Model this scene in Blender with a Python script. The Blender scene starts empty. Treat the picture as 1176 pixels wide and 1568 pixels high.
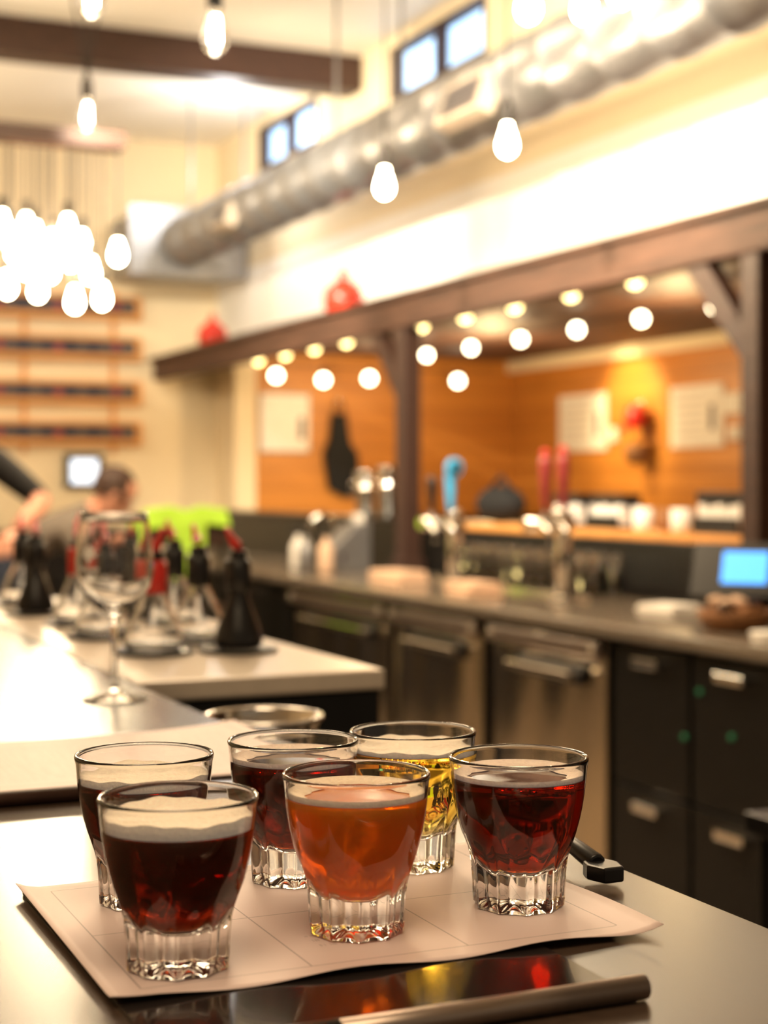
import bpy, bmesh, math, random
from mathutils import Vector, Matrix, Euler
random.seed(7)
S=bpy.context.scene
S.view_settings.view_transform='Standard'
S.view_settings.look='None'
T=Matrix.Translation
def R(a,ax): return Matrix.Rotation(math.radians(a),4,ax)

# ------------------------------------------------------------------ materials
def nodes(name):
    m=bpy.data.materials.new(name); m.use_nodes=True
    nt=m.node_tree; b=nt.nodes['Principled BSDF']
    return m,nt,b
def mat(name,col,rough=.5,metal=0.0,var=.12,scale=20,bump=0,trans=0,ior=1.45,emit=None,es=0,stretch=(1,1,1),coat=0,spec=.5,bdist=.01):
    m,nt,b=nodes(name)
    b.inputs['Roughness'].default_value=rough
    b.inputs['Metallic'].default_value=metal
    b.inputs['Transmission Weight'].default_value=trans
    b.inputs['IOR'].default_value=ior
    b.inputs['Coat Weight'].default_value=coat
    b.inputs['Specular IOR Level'].default_value=spec
    b.inputs['Base Color'].default_value=(*col,1)
    if emit:
        b.inputs['Emission Color'].default_value=(*emit,1); b.inputs['Emission Strength'].default_value=es
    if var>0:
        tc=nt.nodes.new('ShaderNodeTexCoord'); mp=nt.nodes.new('ShaderNodeMapping')
        mp.inputs['Scale'].default_value=stretch
        nz=nt.nodes.new('ShaderNodeTexNoise'); nz.inputs['Scale'].default_value=scale; nz.inputs['Detail'].default_value=5 if bdist<.02 else 1
        cr=nt.nodes.new('ShaderNodeMix'); cr.data_type='RGBA'
        cr.inputs[6].default_value=(*[max(0,c*(1-var*1.6)) for c in col],1)
        cr.inputs[7].default_value=(*[min(1,c*(1+var)) for c in col],1)
        nt.links.new(tc.outputs['Object'],mp.inputs[0]); nt.links.new(mp.outputs[0],nz.inputs['Vector'])
        nt.links.new(nz.outputs['Fac'],cr.inputs[0]); nt.links.new(cr.outputs[2],b.inputs['Base Color'])
        if bump:
            bp=nt.nodes.new('ShaderNodeBump'); bp.inputs['Strength'].default_value=bump; bp.inputs['Distance'].default_value=bdist
            nt.links.new(nz.outputs['Fac'],bp.inputs['Height']); nt.links.new(bp.outputs[0],b.inputs['Normal'])
    return m
def mth(nt,op,a,b=None,c=None):
    n=nt.nodes.new('ShaderNodeMath'); n.operation=op
    for i,v in enumerate((a,b,c)):
        if v is None: continue
        if isinstance(v,(int,float)): n.inputs[i].default_value=v
        else: nt.links.new(v,n.inputs[i])
    return n.outputs[0]
def planks(name,c1,c2,period,line=.06,axis='Z',rough=.45,grain=(1,1,14),gap=.3):
    m,nt,b=nodes(name)
    tc=nt.nodes.new('ShaderNodeTexCoord'); sp=nt.nodes.new('ShaderNodeSeparateXYZ')
    nt.links.new(tc.outputs['Object'],sp.inputs[0])
    q=mth(nt,'DIVIDE',sp.outputs[axis],period); fr=mth(nt,'FRACT',q); fl=mth(nt,'FLOOR',q)
    ln=mth(nt,'LESS_THAN',fr,line)
    wn=nt.nodes.new('ShaderNodeTexWhiteNoise'); wn.noise_dimensions='1D'; nt.links.new(fl,wn.inputs['W'])
    mp=nt.nodes.new('ShaderNodeMapping'); mp.inputs['Scale'].default_value=grain
    nt.links.new(tc.outputs['Object'],mp.inputs[0])
    nz=nt.nodes.new('ShaderNodeTexNoise'); nz.inputs['Scale'].default_value=3; nz.inputs['Detail'].default_value=6
    nt.links.new(mp.outputs[0],nz.inputs['Vector'])
    f=mth(nt,'ADD',mth(nt,'MULTIPLY',nz.outputs['Fac'],.65),mth(nt,'MULTIPLY',wn.outputs['Value'],.35))
    mx=nt.nodes.new('ShaderNodeMix'); mx.data_type='RGBA'
    mx.inputs[6].default_value=(*c1,1); mx.inputs[7].default_value=(*c2,1); nt.links.new(f,mx.inputs[0])
    m2=nt.nodes.new('ShaderNodeMix'); m2.data_type='RGBA'; m2.inputs[7].default_value=(*[c*gap for c in c1],1)
    nt.links.new(mx.outputs[2],m2.inputs[6]); nt.links.new(ln,m2.inputs[0])
    nt.links.new(m2.outputs[2],b.inputs['Base Color']); b.inputs['Roughness'].default_value=rough
    return m
def emis(name,col,s):
    m,nt,b=nodes(name)
    b.inputs['Base Color'].default_value=(*col,1)
    b.inputs['Emission Color'].default_value=(*col,1); b.inputs['Emission Strength'].default_value=s
    return m
def glassm(name,col=(1,1,1),ior=1.5,rough=0.0):
    return mat(name,col,rough,0,0,trans=1,ior=ior)
def liquid(name,sig,tint,haze,zsurf):
    """beer: sig = absorption per metre for r,g,b. The wetted wall is a glass/beer interface
    (ratio 1.33/1.5), the free surface at height zsurf is a beer/air one (1.33)."""
    m,nt,b=nodes(name)
    b.inputs['Transmission Weight'].default_value=1-haze
    b.inputs['Roughness'].default_value=.0 if haze<.2 else .16
    b.inputs['Base Color'].default_value=(*tint,1)
    tc=nt.nodes.new('ShaderNodeTexCoord'); sp=nt.nodes.new('ShaderNodeSeparateXYZ'); nt.links.new(tc.outputs['Object'],sp.inputs[0])
    top=mth(nt,'GREATER_THAN',sp.outputs[2],zsurf-.00006)
    ior=mth(nt,'ADD',mth(nt,'MULTIPLY',top,1.33-.887),.887)
    nt.links.new(ior,b.inputs['IOR'])
    va=nt.nodes.new('ShaderNodeVolumeAbsorption')
    mxs=max(sig)
    va.inputs['Density'].default_value=mxs
    va.inputs['Color'].default_value=(*[1-s/mxs for s in sig],1)
    nt.links.new(va.outputs[0],nt.nodes['Material Output'].inputs['Volume'])
    return m

M={}
M['glass']=glassm('clear_glass',(1,1,1),1.5)
M['pint']=glassm('bar_glass',(.97,.97,.95),1.4,.05)
M['steel']=mat('brushed_steel',(.80,.70,.55),.20,1,.10,1.3,bump=.6,stretch=(1,2.6,.5),bdist=.09)
M['rod']=mat('rolled_metal',(.42,.34,.29),.32,.9,.1,20)
M['chrome']=mat('chrome',(.88,.84,.78),.1,1,0)
M['duct']=mat('galvanised_duct',(.34,.34,.35),.38,.75,.2,9)
M['black']=mat('black_laminate',(.007,.0065,.006),.35,0,.3,30,spec=.3)
M['blackp']=mat('black_plastic',(.012,.011,.011),.3,0,.2,60)
M['bartop']=mat('sealed_bar_top',(.062,.040,.028),.24,0,.3,220,ior=1.5)
M['counter']=mat('stone_counter',(.22,.18,.14),.15,.1,.35,60,ior=1.65)
M['station']=mat('station_top',(.62,.53,.43),.3,.1,.08,60)
M['cream']=mat('cream_paint',(.88,.74,.51),.75,0,.03,2)
M['white']=mat('white_paint',(.93,.90,.84),.7,0,.02,2)
M['ceil']=mat('ceiling_paint',(.88,.83,.74),.8,0,.03,2)
M['dwood']=mat('dark_stained_wood',(.05,.022,.014),.5,0,.35,12,bump=.2,stretch=(3,.4,3))
M['hwood']=mat('header_timber',(.095,.044,.027),.6,0,.75,7,bump=.5,stretch=(3,.5,6))
M['owood']=planks('orange_panelling',(.43,.15,.02),(.66,.27,.045),.14,.04,gap=.5)
M['floor']=mat('floor_tile',(.20,.15,.11),.3,0,.25,6)
M['wpaper']=mat('notice_paper',(.90,.86,.80),.7,0,.06,14)
M['red']=mat('red_enamel',(.62,.03,.012),.25,0,.1,12)
M['redp']=mat('red_plastic',(.62,.03,.02),.3,0,.08,12)
M['maroon']=mat('maroon_handle',(.42,.06,.06),.3,0,.5,80)
M['blue']=mat('blue_tap',(.05,.42,.75),.3,0,.2,40)
M['cloth']=mat('peach_cloth',(.78,.54,.38),.9,0,.1,20)
M['lime']=mat('lime_cloth',(.50,.86,.07),.85,0,.1,12)
M['wicker']=mat('wicker',(.30,.13,.045),.7,0,.6,70,bump=.6)
M['skin']=mat('skin',(.68,.33,.22),.55,0,.08,10)
M['hair']=mat('brown_hair',(.05,.022,.012),.6,0,.4,60,stretch=(3,3,.5))
M['gshirt']=mat('grey_shirt',(.17,.14,.115),.9,0,.12,14)
M['bshirt']=mat('black_shirt',(.010,.010,.011),.85,0,.2,14)
M['jeans']=mat('dark_jeans',(.03,.04,.07),.85,0,.2,25)
M['lbulb']=emis('pendant_bulb_glow',(1,.82,.54),60)
M['sbulb']=emis('string_bulb_glow',(1,.76,.30),9)
M['sbulbw']=emis('string_bulb_white_glow',(1,.86,.56),15)
M['fil']=emis('filament',(1,.85,.6),90)
M['cord']=mat('black_cord',(.02,.015,.012),.6,0,.1,20)
M['orange']=mat('pine_slat',(.75,.34,.09),.5,0,.2,8,stretch=(.5,3,3))
M['slot']=mat('menu_slot',(.07,.05,.06),.5,0,.5,25)
M['screen']=emis('tablet_screen',(.06,.36,1),1.6)
M['screen2']=emis('monitor_screen',(.75,.85,1),1.5)
M['windowg']=emis('window_daylight',(.42,.66,1),1.8)
M['green']=emis('green_indicator',(.02,.26,.12),.05)

# ------------------------------------------------------------------ builder
class B:
    def __init__(s,name): s.name=name; s.bm=bmesh.new(); s.mats=[]
    def mi(s,m):
        if isinstance(m,str): m=M[m]
        if m not in s.mats: s.mats.append(m)
        return s.mats.index(m)
    def box(s,x0,x1,y0,y1,z0,z1,m,X=None):
        i=s.mi(m); v=[]
        for x in (x0,x1):
            for y in (y0,y1):
                for z in (z0,z1):
                    p=Vector((x,y,z)); 
                    if X: p=X@p
                    v.append(s.bm.verts.new(p))
        for f in ((0,1,3,2),(4,6,7,5),(0,4,5,1),(2,3,7,6),(0,2,6,4),(1,5,7,3)):
            fc=s.bm.faces.new([v[k] for k in f]); fc.material_index=i
        return s
    def prism(s,pts,off,m):
        i=s.mi(m); off=Vector(off)
        a=[s.bm.verts.new(Vector(p)) for p in pts]; b=[s.bm.verts.new(Vector(p)+off) for p in pts]
        n=len(a); fs=[s.bm.faces.new(a),s.bm.faces.new(b[::-1])]
        for k in range(n): fs.append(s.bm.faces.new((a[k],b[k],b[(k+1)%n],a[(k+1)%n])))
        for f in fs: f.material_index=i
        bmesh.ops.recalc_face_normals(s.bm,faces=fs)
        return s
    def lathe(s,prof,c,m,seg=32,X=None,fn=None,outward=False):
        i=s.mi(m); X=(T(Vector(c))@(X or Matrix())); rings=[]
        for p in prof:
            r,z=p[0],p[1]
            if r<1e-6: rings.append([s.bm.verts.new(X@Vector((0,0,z)))]); continue
            ring=[]
            for k in range(seg):
                a=2*math.pi*k/seg; rr,zz=(r,z) if not fn else fn(p,a)
                ring.append(s.bm.verts.new(X@Vector((rr*math.cos(a),rr*math.sin(a),zz))))
            rings.append(ring)
        fs=[]
        for a,b in zip(rings,rings[1:]):
            for k in range(seg):
                k2=(k+1)%seg
                if len(a)==1 and len(b)==1: continue
                if len(a)==1: f=(a[0],b[k2],b[k])
                elif len(b)==1: f=(a[k],a[k2],b[0])
                else: f=(a[k],a[k2],b[k2],b[k])
                fs.append(s.bm.faces.new(f))
        for f in fs: f.material_index=i; f.smooth=True
        if not outward: bmesh.ops.recalc_face_normals(s.bm,faces=fs)
        return s
    def cyl(s,c,r,h,m,seg=24,X=None,b=.0):
        b=b or min(r,h)*.12
        return s.lathe([(0,0),(r-b,0),(r,b),(r,h-b),(r-b,h),(0,h)],c,m,seg,X)
    def ball(s,c,r,m,sc=(1,1,1),seg=20,X=None):
        n=seg//2; pr=[(r*math.sin(math.pi*k/n) if 0<k<n else 0,-r*math.cos(math.pi*k/n)) for k in range(n+1)]
        return s.lathe(pr,c,m,seg,(X or Matrix())@Matrix.Diagonal((*sc,1)))
    def tube(s,pts,r,m,seg=10):
        i=s.mi(m); pts=[Vector(p) for p in pts]; rings=[]
        rs=r if isinstance(r,(list,tuple)) else [r]*len(pts)
        for k,p in enumerate(pts):
            d=(pts[min(k+1,len(pts)-1)]-pts[max(k-1,0)]).normalized()
            up=Vector((0,0,1)) if abs(d.z)<.9 else Vector((0,1,0))
            u=d.cross(up).normalized(); w=d.cross(u)
            rings.append([s.bm.verts.new(p+rs[k]*(u*math.cos(2*math.pi*j/seg)+w*math.sin(2*math.pi*j/seg))) for j in range(seg)])
        fs=[]
        for a,b in zip(rings,rings[1:]):
            for j in range(seg): fs.append(s.bm.faces.new((a[j],a[(j+1)%seg],b[(j+1)%seg],b[j])))
        for f in fs: f.smooth=True
        fs+= [s.bm.faces.new(rings[0]),s.bm.faces.new(rings[-1][::-1])]
        for f in fs: f.material_index=i
        bmesh.ops.recalc_face_normals(s.bm,faces=fs)
        return s
    def done(s,bevel=0,parent=None):
        me=bpy.data.meshes.new(s.name); s.bm.to_mesh(me); s.bm.free()
        for m in s.mats: me.materials.append(m)
        o=bpy.data.objects.new(s.name,me); S.collection.objects.link(o)
        if bevel:
            md=o.modifiers.new('bevel','BEVEL'); md.width=bevel; md.segments=2; md.limit_method='ANGLE'; md.angle_limit=math.radians(50)
        if parent: o.parent=parent
        return o
def empty(name,loc=(0,0,0)):
    o=bpy.data.objects.new(name,None); S.collection.objects.link(o); o.empty_display_size=.05; return o

CZ=1.30; BAR=1.07
# ------------------------------------------------------------------ room shell
CE=3.64
B('floor').box(-4,5.7,-2.5,10.8,-.1,0,'floor').done()
B('ceiling').box(-4,3.6,-2.5,10.8,CE,CE+.1,'ceil').done()
B('wall_far').box(-4,3.6,10.6,10.75,0,CE,'cream').done()
B('wall_left').box(-4.15,-4,-2.5,10.8,0,CE,'cream').done()
wr=B('wall_right')
wr.box(3.45,3.6,-2.5,10.6,2.18,2.71,'white')
wr.box(3.45,3.6,-2.5,10.6,2.71,3.30,'cream')
wr.box(3.45,3.6,-2.5,10.6,3.585,CE,'cream')
wins=[(4.45,5.50),(6.57,7.65),(8.70,9.72)]
ys=[-2.5]+[v for w in wins for v in w]+[10.6]
for k in range(0,len(ys),2): wr.box(3.45,3.6,ys[k],ys[k+1],3.30,3.585,'cream')
wr.box(3.45,3.6,10.2,10.6,0,2.18,'cream')
wr.done()
for n,(a,b) in enumerate(wins):
    w=B('window_%d'%(n+1))
    w.box(3.52,3.53,a,b,3.30,3.585,'windowg')
    for (p,q,r_,t) in ((a,b,3.30,3.325),(a,b,3.56,3.585),(a,a+.03,3.30,3.585),(b-.03,b,3.30,3.585),((a+b)/2-.010,(a+b)/2+.010,3.30,3.585)):
        w.box(3.445,3.54,p,q,r_,t,'dwood')
    w.done(.003)
B('wall_alcove_back').box(5.57,5.7,.5,10.35,0,2.18,'owood').done()
B('wall_alcove_end').box(3.6,5.57,10.2,10.35,0,2.18,'owood').done()
B('ceiling_alcove').box(3.46,5.7,.5,10.35,2.18,2.26,'hwood').done()
B('trim_1').box(5.52,5.57,.5,10.2,2.10,2.18,'cream').done(.005)
B('ceiling_beam').box(-4,3.45,8.02,8.22,3.45,CE,'dwood').done(.01)
# ------------------------------------------------------------------ canopy
h=B('bar_canopy')
h.box(2.98,3.06,.6,10.55,2.0,2.13,'hwood')
h.box(2.955,3.45,.6,10.58,2.13,2.155,'hwood')
for y in (6.53,3.97,1.4):
    h.box(2.985,3.075,y-.045,y+.045,.902,2.0,'dwood')
    h.box(2.97,3.09,y-.06,y+.06,.902,.96,'dwood')
    h.prism([(2.995,y+.04,1.66),(2.995,y+.04,1.78),(2.995,y+.24,2.0),(2.995,y+.36,2.0)],(.06,0,0),'dwood')
h.done(.006)
# ------------------------------------------------------------------ duct
d=B('ventilation_duct')
dx,dz,dr=3.0,2.85,.16
pr=[(0,0),(dr,0)]
z=0
while z<11.5:
    pr+= [(dr,z+.01),(dr,z+.30),(dr+.006,z+.303),(dr+.006,z+.317),(dr,z+.32)]; z+=.32
pr.append((0,z))
d.lathe(pr,(dx,-1.7,dz),'duct',40,X=R(-90,'X'))
d.box(2.68,3.4,9.9,10.55,2.66,3.04,'duct')
d.box(2.64,3.42,9.88,9.91,2.63,3.07,'duct')
for y,q in ((5.55,1),(8.55,.7)):
    X=T((dx-.15,y,dz-.06))@R(18,'Y')@Matrix.Diagonal((1,q,q,1))
    d.box(-.05,.02,-.19,.19,-.085,.085,'station',X)
    d.box(-.055,-.05,-.15,.15,-.06,.06,'slot',X)
    for k in range(6): d.box(-.062,-.05,-.15,.15,-.057+k*.021,-.050+k*.021,'duct',X)
for y in (2,4.4,6.9,9.2):
    d.box(dx-.17,dx-.165,y-.015,y+.015,dz,CE,'duct'); d.box(dx+.165,dx+.17,y-.015,y+.015,dz,CE,'duct')
d.done()
# ------------------------------------------------------------------ back-bar cabinets
def fridge(y0,y1,name):
    f=B(name)
    f.box(2.50,3.08,y0+.01,y1-.01,.08,.855,'black')
    n=10
    i=f.mi('steel')
    vs=[[f.bm.verts.new((2.475-.014*math.sin(math.pi*a/n)**.5,y0+.02+(y1-y0-.04)*a/n,.12+.715*b/6)) for b in range(7)] for a in range(n+1)]
    for a in range(n):
        for b in range(6):
            fc=f.bm.faces.new((vs[a][b],vs[a+1][b],vs[a+1][b+1],vs[a][b+1])); fc.smooth=True; fc.material_index=i
    f.box(2.476,2.50,y0+.02,y1-.02,.12,.835,'steel')
    f.box(2.445,2.462,y0+.02,y1-.02,.785,.835,'rod')
    f.box(2.405,2.425,y0+.12,y1-.22,.722,.742,'chrome')
    for yy in (y0+.14,y1-.25): f.box(2.42,2.462,yy,yy+.015,.725,.740,'chrome')
    f.box(2.450,2.460,y0+.11,y1-.21,.700,.762,'blackp')
    f.box(2.47,2.50,y0+.03,y1-.03,.02,.08,'blackp')
    for yy in (y0+.05,y1-.05):
        f.cyl((2.6,yy,0),.02,.08,'blackp'); f.cyl((3.0,yy,0),.02,.08,'blackp')
        f.cyl((2.442,yy,.81),.012,.01,'chrome',X=R(90,'Y'))
    f.done(.004)
fridge(5.49,6.53,'undercounter_fridge'); fridge(4.72,5.47,'undercounter_fridge'); fridge(3.95,4.68,'undercounter_fridge')
def cab(y0,y1,n):
    c=B('drawer_cabinet')
    c.box(2.50,3.08,y0,y1,0,.855,'black')
    w=(y1-y0)/n
    for k in range(n):
        a=y0+k*w+.008; b=a+w-.016
        for (p,q) in ((.45,.845),(.10,.44)):
            c.box(2.475,2.50,a,b,p,q,'black')
            zc=q-.045; m_=(a+b)/2
            c.box(2.45,2.478,m_-.06,m_+.06,zc-.012,zc+.012,'chrome')
    for yy,zz in ((3.57,.62),(3.36,.65),(3.50,.75)):
        if y0<yy<y1: c.cyl((2.468,yy,zz),.008,.008,'green',X=R(90,'Y'))
    c.done(.003)
cab(2.0,3.93,5); cab(6.55,9.2,3)
c=B('back_bar_counter')
c.box(2.43,3.095,1.0,9.3,.86,.90,'counter')
c.box(2.55,3.09,1.0,1.95,0,.86,'black')
c.done(.008)
hw=B('back_bar_ledge')
hw.box(3.10,3.16,.9,10.19,0,1.10,'black')
hw.box(3.10,3.34,.9,6.1,1.10,1.13,'orange')
hw.box(3.10,3.34,6.1,10.19,1.10,1.13,'black')
hw.done(.005)
a=B('alcove_worktop'); a.box(3.5,5.55,9.6,10.19,1.03,1.08,'black'); a.box(3.5,5.5,9.7,10.15,0,1.03,'black')
for k in range(4): a.box(3.52+k*.5,3.98+k*.5,9.68,9.7,.1,.98,'blackp')
a.done(.006)
a=B('service_counter'); a.box(-.6,2.3,8.15,8.8,1.0,1.05,'black'); a.box(-.55,2.25,8.2,8.75,0,1.0,'black')
for k in range(5): a.box(-.5+k*.55,-.02+k*.55,8.18,8.2,.1,.95,'blackp')
a.done(.006)

# ------------------------------------------------------------------ string lights
s=B('string_lights')
def cable(p,q,n=8,sag=.015): return [Vector(p).lerp(Vector(q),k/n)-Vector((0,0,sag*4*(k/n)*(1-k/n))) for k in range(n+1)]
for X0,y0,sp,n,mm in ((3.38,5.21,.48,10,'sbulb'),(4.2,5.83,.59,7,'sbulbw')):
    for k in range(n):
        y=y0+sp*k
        if k<n-1: s.tube(cable((X0,y,2.122),(X0,y+sp,2.122)),.004,'cord',6)
        s.cyl((X0,y,2.108),.013,.02,'cord',10)
        s.ball((X0,y,2.082),.032,mm,seg=14)
for k in range(5):
    x=3.58+k*.33
    s.ball((x,9.75,2.0-.02*(k%2)),.038,'sbulbw',seg=14); s.cyl((x,9.75,2.03),.012,.04,'cord',10)
s.tube(cable((3.56,9.75,2.09),(5.2,9.75,2.09),10,.02),.004,'cord',6)
s.done()

# ------------------------------------------------------------------ pendants
EP=[(0,0),(.010,.002),(.024,.012),(.032,.030),(.031,.048),(.022,.078),(.0145,.100),(.0135,.118),(0,.118)]
def pendant(x,y,zc,lit=True,vee=False,sc=1.0,top=CE):
    b=B('pendant_bulb'); z0=zc-.06*sc
    p=[(r*sc,z_*sc) for r,z_ in EP]
    if lit: b.lathe(p,(x,y,z0),'lbulb',20)
    else:
        b.lathe(p,(x,y,z0),'glass',24)
        b.tube([(x,y,z0+.09),(x-.006,y,z0+.03),(x+.006,y,z0+.03),(x+.003,y,z0+.09)],.003,'fil',6)
        b.ball((x,y,z0+.05),.008,'fil',(1,1,2.4),12)
    zt=z0+.112*sc
    b.cyl((x,y,zt),.019,.065,'cord',16); b.cyl((x,y,zt+.06),.011,.03,'cord',12)
    if vee:
        b.tube([(x,y,zt+.08),(x-.16,y+.03,top)],.004,'cord',6); b.tube([(x,y,zt+.08),(x+.16,y-.03,top)],.004,'cord',6)
    b.tube([(x,y,zt+.08),(x,y,top-.02)],.0035,'cord',6)
    b.cyl((x,y,top-.025),.045,.025,'cord',20)
    b.done()
pendant(1.21,3.73,2.41,False); pendant(1.327,5.54,2.60,False,True)
pendant(2.24,5.02,2.34,sc=.9); pendant(2.39,4.41,2.38,sc=.9)
pendant(2.22,3.97,2.67); pendant(2.35,3.88,2.66); pendant(2.42,3.80,2.69); pendant(.934,3.85,2.50,False)
ch=B('plank_chandelier')
ch.box(-.4,1.80,6.80,6.92,2.76,2.83,'dwood')
for x in (-.2,1.0): ch.tube([(x,6.86,2.82),(x,6.86,CE)],.006,'cord',8)
cl=[(1.80,1.01),(1.74,.82),(1.66,1.05),(1.58,1.10),(1.62,.80),(1.52,.93),(1.44,1.06),(1.46,.84),(1.37,1.0),(1.30,1.10),(1.33,.85),(1.24,.96),(1.15,1.08),(1.05,.9),(.95,1.05),(.8,.95),(.6,1.05),(.4,.9),(.2,1.0),(1.69,.93),(1.53,1.04),(1.40,.93),(1.60,.98),(1.35,1.06),(1.48,.98),(1.41,1.1)]
for k,(x,zr) in enumerate(cl):
    yy=6.86+((k%3)-1)*.04; zc=CZ+zr
    ch.lathe([(r*1.0,z_*1.0) for r,z_ in EP],(x-.03,yy,zc-.055),'lbulb',14)
    ch.cyl((x-.03,yy,zc+.05),.018,.06,'cord',12); ch.tube([(x-.03,yy,zc+.1),(x-.03,yy,2.77)],.003,'cord',6)
ch.done()

# ------------------------------------------------------------------ far wall menu rack, monitor
r=B('menu_board')
for zc in (1.187,.912,.614,.342):
    z=CZ+zc
    r.box(1.1,2.86,10.54,10.575,z-.05,z+.05,'slot')
    for q in range(22): r.box(1.14+q*.078,1.19+q*.078,10.535,10.54,z-.035+.01*(q%3),z+.03-.006*(q%4),'maroon' if q%5==0 else ('gshirt' if q%2 else 'jeans'))
    r.box(1.1,2.90,10.52,10.58,z-.085,z-.05,'orange')
    r.box(1.1,2.90,10.54,10.58,z+.05,z+.075,'orange')
    r.box(2.86,2.90,10.53,10.58,z-.05,z+.05,'orange')
for x in (1.5,2.1,2.7): r.box(x,x+.03,10.575,10.598,CZ+.2,CZ+1.3,'orange')
r.done(.003)
t=B('wall_monitor'); t.box(2.38,2.64,10.55,10.598,CZ-.03,CZ+.2,'blackp'); t.box(2.42,2.60,10.545,10.55,CZ+.0,CZ+.16,'screen2'); t.done(.004)

# ------------------------------------------------------------------ alcove wall things
nb=B('notice_board'); nb.box(3.63,3.97,10.17,10.18,1.52,1.90,'wpaper'); nb.box(3.62,3.98,10.178,10.199,1.51,1.91,'duct')
nb.box(3.9,3.94,10.165,10.17,1.6,1.75,'slot'); nb.done(.003)
for (a_,b_,c_,d_) in ((8.91,9.51,1.517,1.895),(7.64,8.17,1.514,1.885)):
    n=B('wall_notice'); n.box(5.556,5.569,a_,b_,c_,d_,'wpaper'); n.box(5.55,5.556,a_+.08,a_+.12,c_+.1,c_+.25,'slot')
    for k in range(6): n.box(5.552,5.556,a_+.2,b_-.06,d_-.05-k*.05,d_-.045-k*.05,'duct')
    n.done(.001)
for (a_,b_,c_,d_) in ((7.45,7.62,1.70,1.82),(7.48,7.58,1.55,1.63),(8.78,8.86,1.57,1.66)):
    n=B('wall_switch'); n.box(5.55,5.569,a_,b_,c_,d_,'wpaper'); n.box(5.54,5.55,a_+.03,b_-.03,c_+.025,d_-.025,'white'); n.done(.002)
cp=B('red_cap'); cp.ball((5.48,8.44,1.72),.085,'redp',(.8,1,.95)); cp.prism([(5.46,8.36,1.66),(5.46,8.52,1.66),(5.38,8.50,1.62),(5.38,8.38,1.62)],(0,0,.012),'redp'); cp.cyl((5.53,8.44,1.79),.008,.03,'chrome'); cp.done()
bg=B('hanging_basket'); bg.lathe([(0,0),(.05,0),(.08,.06),(.075,.12),(.07,.12),(.07,.06),(.045,.01),(0,.01)],(5.48,8.42,1.42),'wicker'); bg.tube([(5.48,8.35,1.53),(5.52,8.40,1.62),(5.48,8.49,1.53)],.006,'wicker',6); bg.done()
ap=B('black_apron')
ap.prism([(4.14,10.14,1.78),(4.24,10.14,1.78),(4.27,10.14,1.58),(4.33,10.14,1.50),(4.34,10.14,1.24),(4.24,10.14,1.20),(4.12,10.14,1.26),(4.08,10.14,1.5),(4.12,10.14,1.6)],(0,.05,0),'bshirt')
ap.tube([(4.15,10.15,1.77),(4.17,10.16,1.87),(4.21,10.16,1.87),(4.23,10.15,1.77)],.008,'bshirt',6); ap.cyl((4.19,10.16,1.86),.01,.03,'chrome'); ap.done(.01)

# ------------------------------------------------------------------ kettles on header shelf
def kettle(x,y,z,s_):
    k=B('red_kettle')
    k.lathe([(0,0),(.085*s_,0),(.10*s_,.02*s_),(.10*s_,.09*s_),(.08*s_,.125*s_),(.045*s_,.145*s_),(.04*s_,.16*s_),(.012*s_,.165*s_),(.012*s_,.18*s_),(.018*s_,.19*s_),(0,.20*s_)],(x,y,z),'red',28)
    k.tube([(x,y-.09*s_,z+.05*s_),(x,y-.13*s_,z+.09*s_),(x,y-.155*s_,z+.13*s_)],[.02*s_,.014*s_,.01*s_],'red')
    k.tube([(x,y+.08*s_*math.cos(a_),z+.12*s_+.10*s_*math.sin(a_)) for a_ in [math.pi*i/10 for i in range(11)]],.006*s_,'red',8)
    k.done()
kettle(3.07,7.38,2.156,1.0); kettle(3.05,9.45,2.156,.9)
for x,y,hh in ((3.2,7.39,.23),(3.2,7.12,.25)):
    k=B('steel_canister'); k.lathe([(0,0),(.05,0),(.054,.01),(.054,hh*.6),(.057,hh*.62),(.054,hh*.64),(.054,hh-.02),(.06,hh-.01),(.06,hh),(.05,hh),(.05,.02),(0,.02)],(x,y,1.131),'chrome',28)
    k.tube([(x-.055,y-.02,1.13+hh*.8),(x-.09,y-.02,1.13+hh*.75),(x-.09,y-.02,1.13+hh*.4),(x-.055,y-.02,1.13+hh*.35)],.006,'chrome',8); k.done()
for y,w,hh in ((5.38,.20,.08),(5.08,.22,.08),(4.38,.26,.09)):
    k=B('napkin_caddy'); k.box(3.15,3.27,y-w/2,y+w/2,1.131,1.145,'blackp')
    k.box(3.15,3.158,y-w/2,y+w/2,1.145,1.15+hh*.4,'blackp'); k.box(3.262,3.27,y-w/2,y+w/2,1.145,1.15+hh*.9,'blackp')
    n=int(w/.035)
    for q in range(n): k.box(3.163,3.258,y-w/2+.006+q*.034,y-w/2+.034+q*.034,1.145,1.14+hh-.006*(q%3),'wpaper')
    k.box(3.17,3.25,y-w/2,y+w/2,1.13+hh+.012,1.13+hh+.05,'blackp')
    for sg in (-1,1): k.box(3.2,3.22,y+sg*(w/2-.004)-.003,y+sg*(w/2-.004)+.003,1.145,1.13+hh+.02,'blackp')
    k.done(.003)
def mug(x,y,z,m_='wpaper',r_=.036,hh=.08):
    k=B('coffee_mug'); k.lathe([(0,0),(r_*.85,0),(r_,.012),(r_,hh),(r_-.004,hh),(r_-.004,.01),(0,.008)],(x,y,z),m_,20)
    k.tube([(x,y-r_,z+.065),(x,y-r_-.02,z+.06),(x,y-r_-.022,z+.03),(x,y-r_,z+.02)],.005,m_,8); k.done()
mug(3.2,4.88,1.131); mug(3.22,4.76,1.131,'wicker'); mug(3.2,4.64,1.131)
k=B('equipment_bag'); k.ball((3.22,6.0,1.21),.12,'bshirt',(.75,1.3,.66)); k.tube([(3.22,5.9,1.27),(3.22,6.0,1.33),(3.22,6.1,1.27)],.01,'bshirt',8); k.done()
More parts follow.
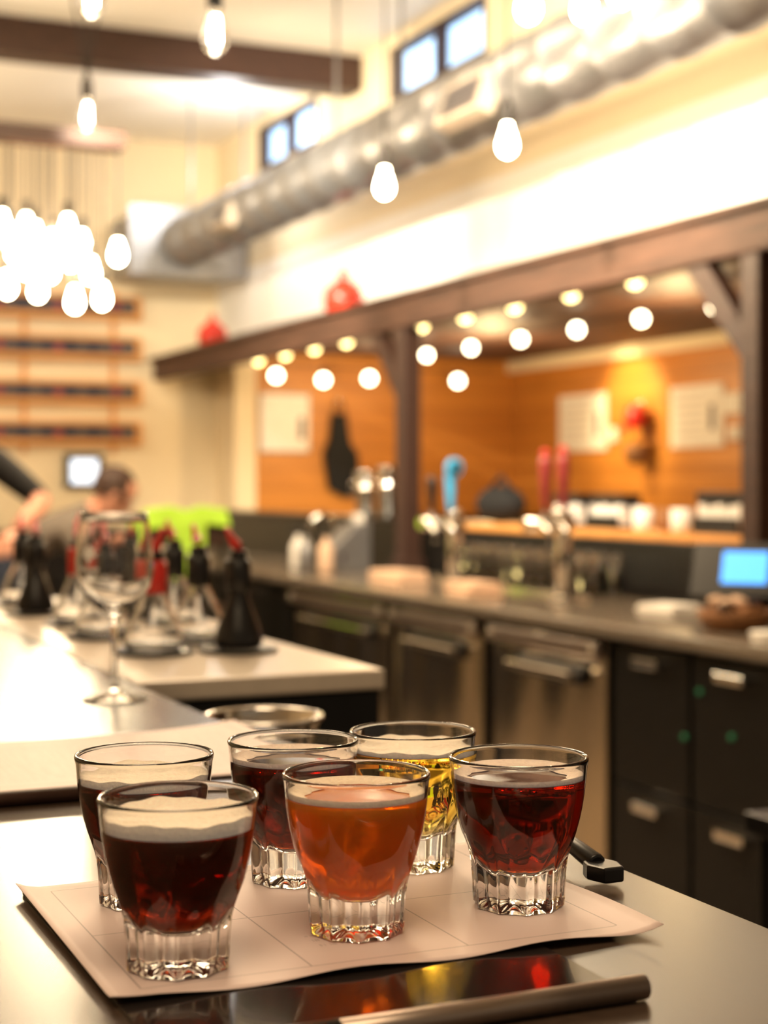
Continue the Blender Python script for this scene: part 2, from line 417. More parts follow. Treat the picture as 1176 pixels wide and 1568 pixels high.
# ------------------------------------------------------------------ beer taps
def tap(name,x,y,handles,top,badge=False):
    k=B(name); z=.901
    k.cyl((x,y,z),.05,.015,'chrome'); k.cyl((x,y,z+.012),.026,top-z-.012,'chrome'); k.ball((x,y,top),.03,'chrome')
    k.tube([(x+.03,y,top-.03),(x-.15,y,top-.03)],.022,'chrome',14)
    for (hx,m_,hh) in handles:
        k.tube([(hx,y,top-.03),(hx-.0,y-.05,top-.04),(hx,y-.075,top-.06),(hx,y-.08,top-.10)],[.014,.014,.012,.009],'chrome',10)
        k.cyl((hx,y-.045,top-.035),.009,.055,'chrome',10)
        k.lathe([(0,0),(.010,0),(.013,.02),(.018,hh*.5),(.021,hh*.85),(.016,hh*.97),(0,hh)],(hx,y-.045,top+.015),m_,16)
        if m_=='maroon': k.ball((hx,y-.045,top+.02+hh),.017,'redp',seg=12)
    if badge:
        k.cyl((2.74,5.49,1.36),.036,.014,'blue',24,X=R(90,'X')); k.cyl((2.74,5.476,1.36),.022,.004,'blackp',24,X=R(90,'X'))
    k.done()
tap('beer_tap_tower',2.78,4.73,[(2.755,'maroon',.20),(2.685,'maroon',.19)],1.19)
tap('beer_tap_tower',2.78,5.56,[(2.74,'blue',.17),(2.66,'blackp',.14)],1.175,True)
g=B('drying_glass_rack')
g.box(2.86,3.06,4.68,5.9,.901,.915,'chrome')
gp=[(0,.140),(.026,.140),(.028,.135),(.037,.005),(.037,0),(.033,0),(.025,.122),(0,.122)]
for r_ in range(2):
    for q in range(13): g.lathe(gp,(2.91+r_*.085,4.75+q*.09,.916),'pint',16)
g.done()
def cloth(name,x,y,lx,ly,hh,m_,rz=0):
    k=B(name)
    for q in range(3):
        X=T((x,y,.901+q*hh/3))@R(rz+q*4,'Z'); k.box(-lx/2+q*.006,lx/2-q*.006,-ly/2+q*.008,ly/2,0,hh/3-.001,m_,X)
    k.done(.006)
cloth('folded_towel',2.66,5.82,.15,.24,.05,'cloth',5); cloth('folded_towel',2.60,5.05,.14,.22,.05,'cloth',-6)
cloth('paper_stack',2.86,4.2,.16,.16,.02,'wpaper',10)
k=B('sink_faucet'); x,y=2.95,7.19
k.cyl((x,y,.901),.03,.03,'chrome'); k.tube([(x,y,.92),(x,y,1.08),(x-.02,y,1.13),(x-.07,y,1.155),(x-.12,y,1.13),(x-.14,y,1.08)],.013,'chrome',12)
k.tube([(x,y-.03,.93),(x,y-.09,.97)],.008,'chrome'); k.done()
k=B('receipt_printer'); k.prism([(2.75,6.72,.901),(2.75,6.72,1.0),(2.85,6.72,1.10),(2.93,6.72,1.13),(2.93,6.72,.901)],(0,.17,0),'duct'); k.box(2.90,2.905,6.74,6.86,1.11,1.16,'wpaper'); k.box(2.78,2.80,6.715,6.72,.94,.98,'slot'); k.done(.008)
for q,(x,y,m_) in enumerate(((2.66,6.95,'wpaper'),(2.62,6.75,'duct'),(2.66,6.6,'cloth'))):
    k=B('soap_bottle'); k.lathe([(0,0),(.032,0),(.035,.01),(.035,.11),(.02,.135),(.012,.14),(.012,.16),(0,.16)],(x,y,.901),m_,20); k.cyl((x,y,1.06),.008,.03,'blackp'); k.tube([(x,y,1.09),(x-.04,y,1.085)],.006,'blackp',8); k.done()
k=B('tablet_register')
X=T((2.84,3.80,1.045))@R(42,'Z')@R(28,'Y')
k.box(-.012,.012,-.15,.15,-.085,.085,'blackp',X); k.box(-.0135,-.012,-.070,.062,-.045,.055,'screen',X)
k.prism([(2.78,3.74,.901),(2.92,3.68,.901),(2.87,3.78,1.03)],(.06,.10,0),'blackp'); k.done(.004)
k=B('wicker_basket'); k.lathe([(0,0),(.08,0),(.10,.03),(.105,.055),(.095,.055),(.09,.03),(.07,.01),(0,.01)],(2.64,3.57,.901),'wicker',32)
for q in range(14):
    a_=q*.9; rr=.03+.05*((q*7)%5)/5; k.ball((2.64+rr*math.cos(a_),3.57+rr*math.sin(a_),.955+.01*(q%3)),.02,('wicker','dwood','cloth')[q%3],(1.3,.9,.8),12)
k.done()
k=B('paper_coaster_stack'); 
for q in range(5): k.cyl((2.55,3.30+.002*q,.901+q*.004),.05,.0038,'wpaper',24)
k.done()

# ------------------------------------------------------------------ lime shirt on chair
k=B('bar_chair')
cx,cy=2.06,7.0
for sx in (-.18,.18):
    for sy in (-.17,.17): k.tube([(cx+sx*1.15,cy+sy*1.15,0),(cx+sx,cy+sy,.72)],.014,'blackp',8)
    k.tube([(cx+sx,cy-.17,.72),(cx+sx,cy-.21,1.12)],.014,'blackp',8)
k.box(cx-.2,cx+.2,cy-.19,cy+.19,.72,.76,'dwood'); k.box(cx-.2,cx+.2,cy-.225,cy-.2,1.02,1.13,'dwood')
for zz in (.25,.26): k.tube([(cx-.2,cy-.19,zz),(cx+.2,cy-.19,zz)],.01,'blackp',6)
k.done(.006)
k=B('lime_tshirt')
k.prism([(cx-.19,cy-.23,1.185),(cx-.07,cy-.23,1.20),(cx,cy-.23,1.18),(cx+.07,cy-.23,1.20),(cx+.19,cy-.23,1.185),(cx+.20,cy-.25,1.105),(cx+.09,cy-.24,1.12),(cx+.08,cy-.25,.90),(cx-.07,cy-.25,.88),(cx-.08,cy-.24,1.11),(cx-.20,cy-.25,1.095)],(0,-.015,0),'lime')
k.box(cx-.17,cx+.17,cy-.235,cy-.17,1.14,1.18,'lime')
k.done(.01)

# ------------------------------------------------------------------ people
def skinmesh(name,verts,edges,rad,emat,mats,root=0,parent=None,sub=2):
    me=bpy.data.meshes.new(name+'_sk'); me.from_pydata([Vector(v) for v in verts],edges,[])
    o=bpy.data.objects.new(name+'_sk',me); S.collection.objects.link(o)
    o.modifiers.new('skin','SKIN')
    if not me.skin_vertices:
        bm=bmesh.new(); bm.from_mesh(me); bm.verts.layers.skin.verify(); bm.to_mesh(me); bm.free()
    sv=me.skin_vertices[0].data
    for i,r_ in enumerate(rad):
        rr=r_ if isinstance(r_,tuple) else (r_,r_); sv[i].radius=rr; sv[i].use_root=(i==root)
    ss=o.modifiers.new('sub','SUBSURF'); ss.levels=sub; ss.render_levels=sub
    dg=bpy.context.evaluated_depsgraph_get(); ev=o.evaluated_get(dg)
    nm=bpy.data.meshes.new_from_object(ev)
    bpy.data.objects.remove(o); nm.name=name
    nm.materials.clear()
    for m_ in mats: nm.materials.append(M[m_])
    V=[Vector(v) for v in verts]
    for p in nm.polygons:
        best=1e9
        for (a_,b_),mi in zip(edges,emat):
            A=V[a_]; D_=V[b_]-A; tt=max(0,min(1,(p.center-A).dot(D_)/max(D_.length_squared,1e-9)))
            dd=(p.center-(A+D_*tt)).length
            if dd<best: best=dd; bi=mi
        p.material_index=bi; p.use_smooth=True
    ob=bpy.data.objects.new(name,nm); S.collection.objects.link(ob)
    if parent: ob.parent=parent
    return ob
def person(name,J,shirt,sleeve_long,look,parent=None):
    e=empty(name)
    keys=['pelvis','waist','chest','neck','hn','shL','elL','wrL','shR','elR','wrR','hipL','knL','anL','toL','hipR','knR','anR','toR']
    rad=[(.15,.11),(.14,.10),(.16,.115),.062,.055,.068,.045,.028,.068,.045,.028,.09,.062,.042,.035,.09,.062,.042,.035]
    ed=[(0,1,0),(1,2,0),(2,3,0),(3,4,1),(2,5,0),(5,6,0),(6,7,0 if sleeve_long else 1),(2,8,0),(8,9,0),(9,10,0 if sleeve_long else 1),
        (0,11,2),(11,12,2),(12,13,2),(13,14,3),(0,15,2),(15,16,2),(16,17,2),(17,18,3)]
    skinmesh('body',[J[k_] for k_ in keys],[(a_,b_) for a_,b_,_ in ed],rad,[m_ for *_,m_ in ed],[shirt,'skin','jeans','blackp'],0,e)
    for sd in 'LR':
        w=Vector(J['wr'+sd]); dr_=(w-Vector(J['el'+sd])).normalized()
        sdv=dr_.cross(Vector((0,0,1))).normalized(); up=sdv.cross(dr_)
        vs=[w,w+dr_*.045,w+dr_*.085]; es=[(0,1),(1,2)]; rd=[(.024,.02),(.036,.016),(.036,.014)]
        for q,(off,ln) in enumerate(((-.03,.065),(-.01,.075),(.01,.07),(.03,.055))):
            b0=len(vs); vs+= [w+dr_*.09+sdv*off, w+dr_*(.09+ln*.5)+sdv*off*1.15-up*.008, w+dr_*(.09+ln*.85)+sdv*off*1.15-up*.03]
            es+= [(2,b0),(b0,b0+1),(b0+1,b0+2)]; rd+= [.0095,.009,.0075]
        b0=len(vs); vs+= [w+dr_*.05+sdv*.05-up*.01,w+dr_*.085+sdv*.062-up*.02]; es+= [(1,b0),(b0,b0+1)]; rd+= [.012,.009]
        skinmesh('hand_'+sd,vs,es,rd,[0]*len(es),['skin'],0,e,1)
    hc=Vector(J['head']); f=Vector(look).normalized(); up=Vector((0,0,1)); up=(up-f*up.dot(f)).normalized(); rt=f.cross(up)
    X=Matrix((( rt.x,f.x,up.x,hc.x),(rt.y,f.y,up.y,hc.y),(rt.z,f.z,up.z,hc.z),(0,0,0,1)))
    hb=B('head')
    def hf(p,a_):
        r_,z_=p; return r_*(1-.12*max(0,-z_/.12)*(1 if math.sin(a_)<0 else -.2)),z_
    hp=[(0,-.12),(.035,-.115),(.055,-.09),(.068,-.05),(.075,0),(.077,.04),(.068,.08),(.04,.108),(0,.118)]
    hb.lathe(hp,(0,0,0),'skin',24,X=X@Matrix.Diagonal((1,1.22,1,1)),fn=hf)
    hb.lathe([(0,-.03),(.014,-.03),(.012,-.01),(.006,.02),(0,.025)],(0,0,0),'skin',10,X=X@T((0,.092,-.01)))
    for sx in (-1,1):
        hb.ball((0,0,0),.011,'wpaper',seg=10,X=X@T((sx*.03,.083,.012))); hb.ball((0,0,0),.006,'hair',seg=8,X=X@T((sx*.03,.092,.012)))
        hb.ball((0,0,0),.028,'skin',(.35,.7,1.1),12,X=X@T((sx*.076,-.005,-.005)))
        hb.box(-.016,.016,-.004,.004,-.003,.003,'hair',X@T((sx*.03,.090,.034)))
    hb.box(-.022,.022,-.004,.004,-.003,.003,'redp',X@T((0,.084,-.055)))
    hb.lathe([(.082,-.03),(.085,.0),(.086,.04),(.076,.085),(.045,.115),(0,.126)],(0,0,0),'hair',24,X=X@T((0,-.014,.006))@R(14,'X')@Matrix.Diagonal((1,1.16,1,1)))
    hb.done(0,e)
    return e
person('man_in_grey_shirt',dict(pelvis=(1.38,7.55,.88),waist=(1.46,7.53,.97),chest=(1.64,7.48,1.09),neck=(1.80,7.42,1.165),hn=(1.84,7.41,1.19),
  shL=(1.70,7.66,1.10),elL=(1.85,7.78,.90),wrL=(2.0,7.86,.98),shR=(1.66,7.28,1.10),elR=(1.74,7.18,.88),wrR=(1.78,7.05,.98),
  hipL=(1.38,7.65,.82),knL=(1.45,7.66,.46),anL=(1.36,7.68,.08),toL=(1.50,7.68,.04),hipR=(1.38,7.45,.82),knR=(1.48,7.43,.46),anR=(1.40,7.42,.08),toR=(1.54,7.42,.04),
  head=(1.90,7.39,1.25)),'gshirt',False,(.85,-.15,-.55))
person('person_in_black_shirt',dict(pelvis=(.78,6.15,.95),waist=(.80,6.13,1.1),chest=(.84,6.08,1.30),neck=(.87,6.03,1.47),hn=(.88,6.0,1.53),
  shL=(.66,6.06,1.40),elL=(.58,5.92,1.14),wrL=(.72,5.68,1.12),shR=(1.05,6.05,1.42),elR=(1.235,5.83,1.235),wrR=(1.10,5.65,1.13),
  hipL=(.69,6.15,.88),knL=(.68,6.12,.48),anL=(.68,6.17,.08),toL=(.66,6.02,.04),hipR=(.87,6.15,.88),knR=(.89,6.1,.48),anR=(.89,6.17,.08),toR=(.91,6.02,.04),
  head=(.89,5.97,1.63)),'bshirt',False,(.1,-1,-.3))

# ------------------------------------------------------------------ foreground bar
b=B('bar_counter')
b.prism([(-.25,-.6,1.03),(.52,-.6,1.03),(.52,1.42,1.03),(.486,1.42,1.03),(.486,5.0,1.03),(-.25,5.0,1.03)],(0,0,BAR-1.03),'bartop')
b.box(-.10,.44,-.55,4.95,.05,1.03,'black')
b.box(-.02,.40,-.5,4.9,0,.05,'blackp')
b.box(.44,.452,-.55,4.95,.93,1.02,'black')
b.box(-.112,-.10,-.55,4.95,.2,.9,'dwood')
b.done(.004)
st=B('garnish_station')
st.box(.489,.805,1.80,3.2,1.045,BAR,'station')
st.box(.489,.80,1.806,3.19,0,1.045,'black')
for x,z in ((.56,1.02),(.70,1.02),(.60,.6),(.72,.6)): st.cyl((x,1.8065,z),.006,.006,'chrome',12,X=R(90,'X'))
st.done(.004)
sr=B('speed_rail'); sr.box(.454,.66,1.45,1.79,.932,.940,'black'); sr.box(.655,.66,1.45,1.79,.94,.96,'black'); sr.box(.454,.66,1.445,1.45,.932,.96,'black'); sr.done(.002)
k=B('steel_dump_bucket')
k.lathe([(0,0),(.047,0),(.051,.004),(.059,.112),(.0625,.115),(.0635,.1175),(.0625,.120),(.059,.120),(.057,.117),(.049,.006),(0,.004)],(.558,1.560,.9405),'chrome',64); k.done()

# clipboards + paper
def paper_mat(name,lines,cols,text):
    m,nt,bs=nodes(name); tc=nt.nodes.new('ShaderNodeTexCoord'); sp=nt.nodes.new('ShaderNodeSeparateXYZ'); nt.links.new(tc.outputs['UV'],sp.inputs[0])
    u,v=sp.outputs[0],sp.outputs[1]; acc=None
    def band(c,c0,w,o,o0,o1):
        a_=mth(nt,'LESS_THAN',mth(nt,'ABSOLUTE',mth(nt,'SUBTRACT',c,c0)),w)
        a_=mth(nt,'MULTIPLY',a_,mth(nt,'MULTIPLY',mth(nt,'GREATER_THAN',o,o0),mth(nt,'LESS_THAN',o,o1))); return a_
    L=[(u,c0,.0014,v,.08,.94) for c0 in cols]+[(v,c0,.0018,u,cols[0],cols[-1]) for c0 in lines]
    for t_ in L:
        q=band(*t_); acc=q if acc is None else mth(nt,'MAXIMUM',acc,q)
    acc=mth(nt,'MULTIPLY',acc,.55)
    nz=nt.nodes.new('ShaderNodeTexNoise'); mp=nt.nodes.new('ShaderNodeMapping'); mp.inputs['Scale'].default_value=(60,2,1); nt.links.new(tc.outputs['UV'],mp.inputs[0]); nt.links.new(mp.outputs[0],nz.inputs['Vector']); nz.inputs['Scale'].default_value=2
    row=mth(nt,'LESS_THAN',mth(nt,'FRACT',mth(nt,'MULTIPLY',v,24)),.4)
    tx=mth(nt,'MULTIPLY',row,mth(nt,'GREATER_THAN',nz.outputs['Fac'],.5))
    reg=None
    for (a0,a1,b0,b1) in text:
        q=mth(nt,'MULTIPLY',mth(nt,'MULTIPLY',mth(nt,'GREATER_THAN',u,a0),mth(nt,'LESS_THAN',u,a1)),mth(nt,'MULTIPLY',mth(nt,'GREATER_THAN',v,b0),mth(nt,'LESS_THAN',v,b1)))
        reg=q if reg is None else mth(nt,'MAXIMUM',reg,q)
    tx=mth(nt,'MULTIPLY',mth(nt,'MULTIPLY',tx,reg),.25)
    acc=mth(nt,'MAXIMUM',acc,tx)
    mx=nt.nodes.new('ShaderNodeMix'); mx.data_type='RGBA'; mx.inputs[6].default_value=(.72,.57,.54,1); mx.inputs[7].default_value=(.10,.07,.07,1)
    nt.links.new(acc,mx.inputs[0]); nt.links.new(mx.outputs[2],bs.inputs['Base Color']); bs.inputs['Roughness'].default_value=.55
    return m
PM=paper_mat('tasting_mat_print',[.08,.5,.94],[.06,.35,.64,.94],[(.40,.52,.20,.30)])
PM2=paper_mat('menu_print',[.08,.94],[.05,.95],[(.1,.45,.15,.85),(.52,.9,.15,.85)])
def sheet(name,x0,x1,y0,y1,zf,m_):
    bm=bmesh.new(); uvl=bm.loops.layers.uv.new('UV'); nx,ny=44,32; g={}
    for i in range(nx+1):
        for j in range(ny+1):
            u,v=i/nx,j/ny; g[i,j]=bm.verts.new((x0+(x1-x0)*u,y0+(y1-y0)*v,zf(u,v)))
    for i in range(nx):
        for j in range(ny):
            f=bm.faces.new((g[i,j],g[i+1,j],g[i+1,j+1],g[i,j+1])); f.smooth=True
            for l,(a_,c_) in zip(f.loops,((i,j),(i+1,j),(i+1,j+1),(i,j+1))): l[uvl].uv=(a_/nx,c_/ny)
    me=bpy.data.meshes.new(name); bm.to_mesh(me); bm.free(); me.materials.append(m_)
    o=bpy.data.objects.new(name,me); S.collection.objects.link(o)
    md=o.modifiers.new('th','SOLIDIFY'); md.thickness=.0003; md.offset=1
    return o
def zf1(u,v):
    e=max(0,(u-.92)/.08)**2*.004*(.5+.5*math.sin(v*5+.6)) + max(0,(.05-v)/.05)**2*.003*(.5+.5*math.sin(u*17+1)) + max(0,(.05-u)/.05)**2*.0035*(.4+.6*v)
    return BAR+.0022+e
sheet('tasting_mat_paper',.175,.46,.682,.90,zf1,PM)
def zf2(u,v): return BAR+.0022+max(0,(u-.6)/.4)**2*.006*(.3+.7*v)
sheet('menu_paper',.20,.480,1.185,1.42,zf2,PM2)
M['gloss']=mat('gloss_black_board',(.012,.009,.008),.14,0,.1,20,coat=.3)
for (x0,x1,y0,y1) in ((.178,.392,.603,.895),(.06,.275,1.145,1.40)):
    k=B('menu_clipboard'); k.box(x0,x1,y0,y1,BAR+.0003,BAR+.0018,'gloss')
    k.tube([(x0-.002,y0-.002,BAR+.0058),(x1+.003,y0-.002,BAR+.0058)],.0055,'rod' if y0<1 else 'dwood',16)
    k.tube([(x0+.02,y0-.002,BAR+.0058),(x0+.07,y0-.002,BAR+.0058)],.0057,'blackp',16)
    k.done()
k=B('bottle_opener')
k.tube([(.494,.90,BAR+.010),(.490,.86,BAR+.017),(.488,.82,BAR+.015),(.487,.79,BAR+.010)],[.005,.006,.005,.006],'blackp',12)
k.prism([(.480,.795,BAR+.003),(.495,.795,BAR+.003),(.498,.785,BAR+.003),(.494,.772,BAR+.003),(.481,.772,BAR+.003),(.477,.785,BAR+.003)],(0,0,.009),'blackp')
k.prism([(.487,.915,BAR+.0005),(.502,.915,BAR+.0005),(.502,.89,BAR+.0005),(.487,.89,BAR+.0005)],(0,0,.012),'blackp')
k.done(.0015)
k=B('waste_bin'); k.prism([(1.415,1.62,0),(1.68,1.62,0),(1.68,1.86,0),(1.415,1.86,0)],(0,0,.80),'black')
k.box(1.40,1.695,1.605,1.875,.80,.83,'blackp'); k.box(1.43,1.50,1.64,1.72,.83,.836,'wpaper'); k.done(.006)

# ------------------------------------------------------------------ tasting glasses
NF=10
GO=[(0,.0045,0),(.006,.0042,0),(.013,.0030,.5),(.019,.0012,.6),(.0232,0,.3),(.0247,.0012,.8),(.0250,.005,1),(.0252,.010,1),(.0255,.015,1),(.0259,.020,1),(.0265,.0245,1),(.0276,.029,.8),(.0292,.034,.45),(.0311,.040,.12),(.0329,.047,0),(.0344,.054,0),(.0355,.061,0),(.0364,.069,0),(.0371,.0765,0),(.0376,.0785,0),(.0377,.0797,0),(.0372,.0807,0),(.0363,.0808,0),(.0356,.0800,0)]
GI=[(.0352,.0780,0),(.0347,.070,0),(.0338,.062,0),(.0326,.054,0),(.0308,.047,0),(.0286,.040,0),(.0258,.0335,0),(.0222,.0275,0),(.0175,.0228,0),(.012,.0197,0),(.006,.0180,0),(0,.0176,0)]
def ff(p,a_):
    r_,z_,am=p; fl=abs(math.sin(NF*a_/2))
    return r_-am*.0026*fl, z_+(am*.0014*fl if z_<.0035 else 0)+(am*.0012*(1-fl) if .018<z_<.042 and am>.1 and r_>.0255 else 0)
def rin(z):
    pts=sorted([(z_,r_) for r_,z_,_ in GI])
    for (a_,ra),(b_,rb) in zip(pts,pts[1:]):
        if a_<=z<=b_: return ra+(rb-ra)*(z-a_)/(b_-a_)
    return .0346
Z0=BAR+.0027
def tasting_glass(x,y,lq,foam,fh,level=.066,rz=0,ring=False):
    name,sig,tint,haze=lq
    liq=liquid(name,sig,tint,haze,Z0+level)
    e=empty('tasting_glass')
    R0=rin(level)
    # glass: outside + dry inside down to the beer line (the wetted wall belongs to the beer mesh)
    prof=GO+[p for p in GI if p[1]>level+.0005]+[(R0,level,0)]
    g=B('glass_body'); g.lathe(prof,(x,y,Z0),'glass',120,fn=ff,outward=True)
    g.done(0,e)
    l=B('beer'); pr=[(0,.0176)]+[(r_,z_) for r_,z_,_ in reversed(GI[:-1]) if z_<level-.0005]+[(R0,level),(R0*.6,level),(0,level)]
    l.lathe(pr,(x,y,Z0),liq,120)
    o=l.done(0,e)
    for p in o.data.polygons:
        if p.center.z>Z0+level-1e-5: p.use_smooth=False
    f=B('foam')
    if ring:
        def wob(p,a_):
            r_,z_=p
            if r_<R0*.97: r_=r_-.0022*(.5+.5*math.sin(3*a_+x*40))-.0008*math.sin(11*a_)
            return r_,z_
        pr=[(R0*.80,level+.0003),(R0-.0001,level+.0003),(rin(level+fh)-.0001,level+fh),(R0*.93,level+fh*.55),(R0*.84,level+fh*.4),(R0*.80,level+.0003)]
    else:
        def wob(p,a_):
            r_,z_=p
            return r_,z_+(.0006*math.sin(5*a_)+.0004*math.sin(13*a_) if z_>level+fh*.5 else 0)
        pr=[(0,level+.0003),(R0-.0001,level+.0003),(rin(level+fh)-.0001,level+fh),(R0*.93,level+fh*.75),(R0*.7,level+fh*.6),(0,level+fh*.6)]
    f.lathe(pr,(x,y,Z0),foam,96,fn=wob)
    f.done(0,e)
L1=('dark_brown_ale',(30,80,115),(.66,.24,.10),.07); L2=('porter',(45,90,125),(.55,.20,.09),.06); L3=('ruby_dark',(44,100,140),(.66,.22,.09),.05)
L4=('hazy_amber',(0,16,80),(.95,.34,.025),.50); L5=('golden_lager',(.5,7,42),(1,1,.95),0); L6=('red_ale',(34,88,130),(.86,.25,.08),.04)
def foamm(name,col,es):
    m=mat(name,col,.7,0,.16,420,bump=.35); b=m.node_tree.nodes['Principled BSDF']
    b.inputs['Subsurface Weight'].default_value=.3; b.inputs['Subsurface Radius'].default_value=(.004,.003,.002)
    b.inputs['Emission Color'].default_value=(*col,1); b.inputs['Emission Strength'].default_value=es  # faint self-glow put into the foam to lift it behind the glass
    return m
F1=foamm('cream_foam_glow',(.98,.77,.57),.15); F2=foamm('amber_foam_glow',(.97,.72,.50),.12); F3=foamm('ruby_foam_glow',(.95,.72,.56),.12)
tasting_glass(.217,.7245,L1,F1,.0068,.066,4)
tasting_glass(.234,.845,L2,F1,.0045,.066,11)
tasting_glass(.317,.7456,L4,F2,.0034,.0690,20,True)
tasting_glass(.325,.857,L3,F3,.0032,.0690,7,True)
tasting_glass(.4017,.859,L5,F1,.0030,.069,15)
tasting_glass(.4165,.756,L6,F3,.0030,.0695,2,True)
w=B('wine_glass')
W=[(0,.0),(.033,.0),(.0345,.0012),(.033,.0022),(.018,.0045),(.006,.010),(.0035,.018),(.0032,.05),(.0034,.075),(.006,.088),(.016,.096),(.029,.107),(.0375,.120),(.0412,.134),(.0412,.148),(.0392,.168),(.0365,.188),(.0352,.1980),(.0346,.1985),(.0340,.198),(.0353,.188),(.0380,.168),(.0399,.148),(.0399,.134),(.0363,.1215),(.028,.110),(.015,.100),(.004,.0965),(0,.096)]
w.lathe(W,(.427,1.66,BAR+.0003),'glass',72)
leaf=[(0,.011),(.003,.006),(.008,.007),(.006,.002),(.010,-.002),(.003,-.004),(.001,-.010),(-.001,-.010),(-.003,-.004),(-.010,-.002),(-.006,.002),(-.008,.007),(-.003,.006)]
def onb(s_,z_): 
    a_=math.radians(216)+s_/.0412; rr=.0415 if z_<.15 else .0415-(z_-.15)*.1
    return (.427+rr*math.cos(a_),1.66+rr*math.sin(a_),BAR+z_)
w.prism([onb(a_,.156+b_) for a_,b_ in leaf],(-.0001,-.0001,0),'wpaper')
for q in range(7): w.prism([onb(-.012+q*.0036,.139),onb(-.0098+q*.0036,.139),onb(-.0098+q*.0036,.1425),onb(-.012+q*.0036,.1425)],(-.0001,-.0001,0),'wpaper')
w.done()
def bottle(x,y,kind,rz):
    z=BAR+.0062; c_=B('rubber_coaster'); c_.lathe([(0,0),(.052,0),(.055,.002),(.055,.0055),(.052,.0055),(.050,.004),(0,.004)],(x,y,BAR+.0003),'blackp',32); c_.done()
    k=B('pour_bottle')
    P=[(0,0),(.036,0),(.041,.004),(.042,.010),(.036,.028),(.025,.052),(.017,.070),(.0145,.085),(.0145,.112),(0,.112)]
    body={0:'glass',1:'blackp',2:'glass'}[kind]
    if body=='glass':
        P=P[:-1]+[(.0125,.112),(.0125,.085),(.015,.070),(.023,.052),(.034,.028),(.0395,.010),(.037,.005),(0,.004)]
    else: P=[(r_*.80,z_) for r_,z_ in P]
    k.lathe(P,(x,y,z),body,40)
    k.cyl((x,y,z+.075),.0175,.045,'blackp' if kind!=2 else 'redp',24)
    k.cyl((x,y,z+.120),.012,.012,'blackp',20)
    a_=math.radians(rz); dx_,dy_=math.cos(a_),math.sin(a_)
    k.tube([(x,y,z+.131),(x+.003*dx_,y+.003*dy_,z+.140),(x+.010*dx_,y+.010*dy_,z+.150),(x+.017*dx_,y+.017*dy_,z+.164)],[.010,.008,.005,.003],'redp',14)
    k.done()
for x,y,kd,rz in ((.592,2.09,2,-60),(.695,2.22,0,100),(.705,2.07,1,170),(.584,2.34,0,80),(.73,2.46,0,120),(.60,2.56,2,90),(.72,2.64,1,40),(.58,2.80,1,90),(.70,2.86,2,70),(.60,3.02,0,90),(.73,3.06,1,120)):
    bottle(x,y,kd,rz)
for n,(x,y,hh) in enumerate(((.33,2.75,.15),(.42,2.9,.17),(.36,3.05,.15),(.44,3.2,.18),(.38,3.4,.19),(.43,3.5,.17))):
    k=B('liquor_bottle'); k.lathe([(0,0),(.034,0),(.036,.004),(.036,hh*.55),(.03,hh*.64),(.013,hh*.74),(.012,hh*.95),(.014,hh*.96),(.014,hh),(0,hh)],(x,y,BAR+.0005),'blackp' if n%3 else 'pint',28)
    k.lathe([(.0365,hh*.15),(.0366,hh*.15),(.0366,hh*.45),(.0365,hh*.45)],(x,y,BAR),'wicker',28); k.done()

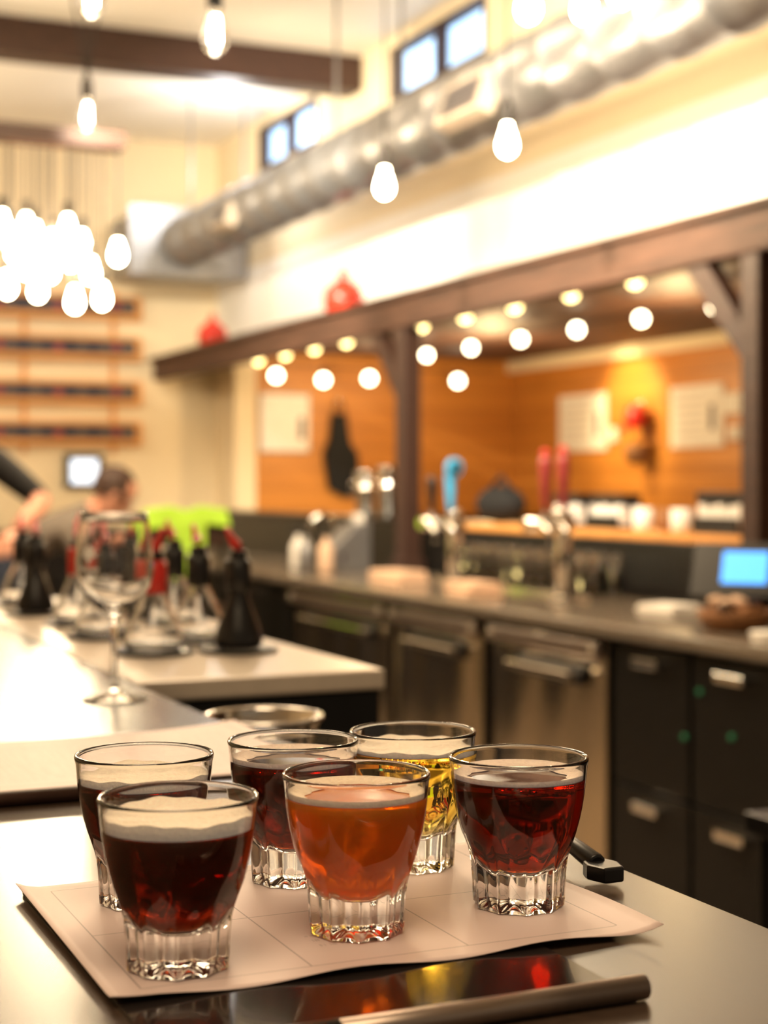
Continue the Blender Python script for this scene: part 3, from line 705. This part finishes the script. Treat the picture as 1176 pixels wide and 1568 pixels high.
# ------------------------------------------------------------------ lights
def area(name,loc,rot,size,energy,col=(1,.75,.47),sy=None):
    l=bpy.data.lights.new(name,'AREA'); l.energy=energy; l.color=col; l.size=size
    if sy: l.shape='RECTANGLE'; l.size_y=sy
    o=bpy.data.objects.new(name,l); S.collection.objects.link(o); o.location=loc; o.rotation_euler=[math.radians(a_) for a_ in rot]; return o
def point(name,loc,energy,col=(1,.75,.47),r_=.05):
    l=bpy.data.lights.new(name,'POINT'); l.energy=energy; l.color=col; l.shadow_soft_size=r_
    o=bpy.data.objects.new(name,l); S.collection.objects.link(o); o.location=loc
def spot(name,loc,tgt,energy,ang,col=(1,.78,.50)):
    l=bpy.data.lights.new(name,'SPOT'); l.energy=energy; l.color=col; l.spot_size=math.radians(ang); l.spot_blend=.7; l.shadow_soft_size=.05
    o=bpy.data.objects.new(name,l); S.collection.objects.link(o); o.location=loc
    o.rotation_euler=(Vector(tgt)-Vector(loc)).to_track_quat('-Z','Y').to_euler()
area('added_fill_main',(.9,3.9,3.6),(0,0,0),1.2,60)  # added fill light at the unseen near ceiling, no known lamp
area('added_fill_front',(-.2,-.2,3.6),(0,0,0),1.6,56)  # added fill above the bar, brightens foam and glasses, out of view
area('added_fill_aisle',(1.5,5.0,3.6),(0,0,0),.5,95,sy=2.8)  # added fill to brighten the fridge fronts, invented out of view
WW=(1,.89,.69)
spot('added_wall_wash_a',(1.0,3.6,3.0),(3.45,5.6,2.40),800,66,WW)  # added spot that whitens the upper wall, no fixture modelled
spot('added_wall_wash_b',(1.4,6.2,3.0),(3.45,8.4,2.42),500,68,WW)  # same added wash for the far half of the wall
point('pendant_glow_a',(2.24,5.02,2.24),24); point('pendant_glow_b',(2.39,4.41,2.28),24)
point('chandelier_glow',(1.5,6.86,2.3),56); point('added_fill_far',(.55,9.0,2.6),60,(1,.82,.58))  # second point is added fill near the far wall, no bulb there
AL=(1,.67,.32)
point('alcove_glow_a',(4.5,8.5,1.85),40,AL); point('alcove_glow_b',(4.4,6.4,1.85),34,AL); point('alcove_glow_d',(4.0,9.4,1.75),12,AL)
spot('alcove_spot',(5.0,8.55,2.12),(5.57,8.6,1.75),55,80,(1,.8,.4))
point('ceiling_uplight',(3.0,9.0,3.2),20,(1,.97,.93))
W_=bpy.data.worlds.new('world'); S.world=W_; W_.use_nodes=True
W_.node_tree.nodes['Background'].inputs[0].default_value=(1,.75,.50,1); W_.node_tree.nodes['Background'].inputs[1].default_value=.19

# ------------------------------------------------------------------ camera
cd=bpy.data.cameras.new('camera'); cam=bpy.data.objects.new('camera',cd); S.collection.objects.link(cam)
cam.location=(0,0,CZ); cam.rotation_euler=(math.radians(90),0,-math.radians(24.03))
cd.sensor_fit='HORIZONTAL'; cd.sensor_width=36; cd.lens=36*2440/1176; cd.shift_y=-44/1176
cd.clip_start=.02; cd.clip_end=60
cd.dof.use_dof=True; cd.dof.focus_distance=.87; cd.dof.aperture_fstop=8.8
S.camera=cam
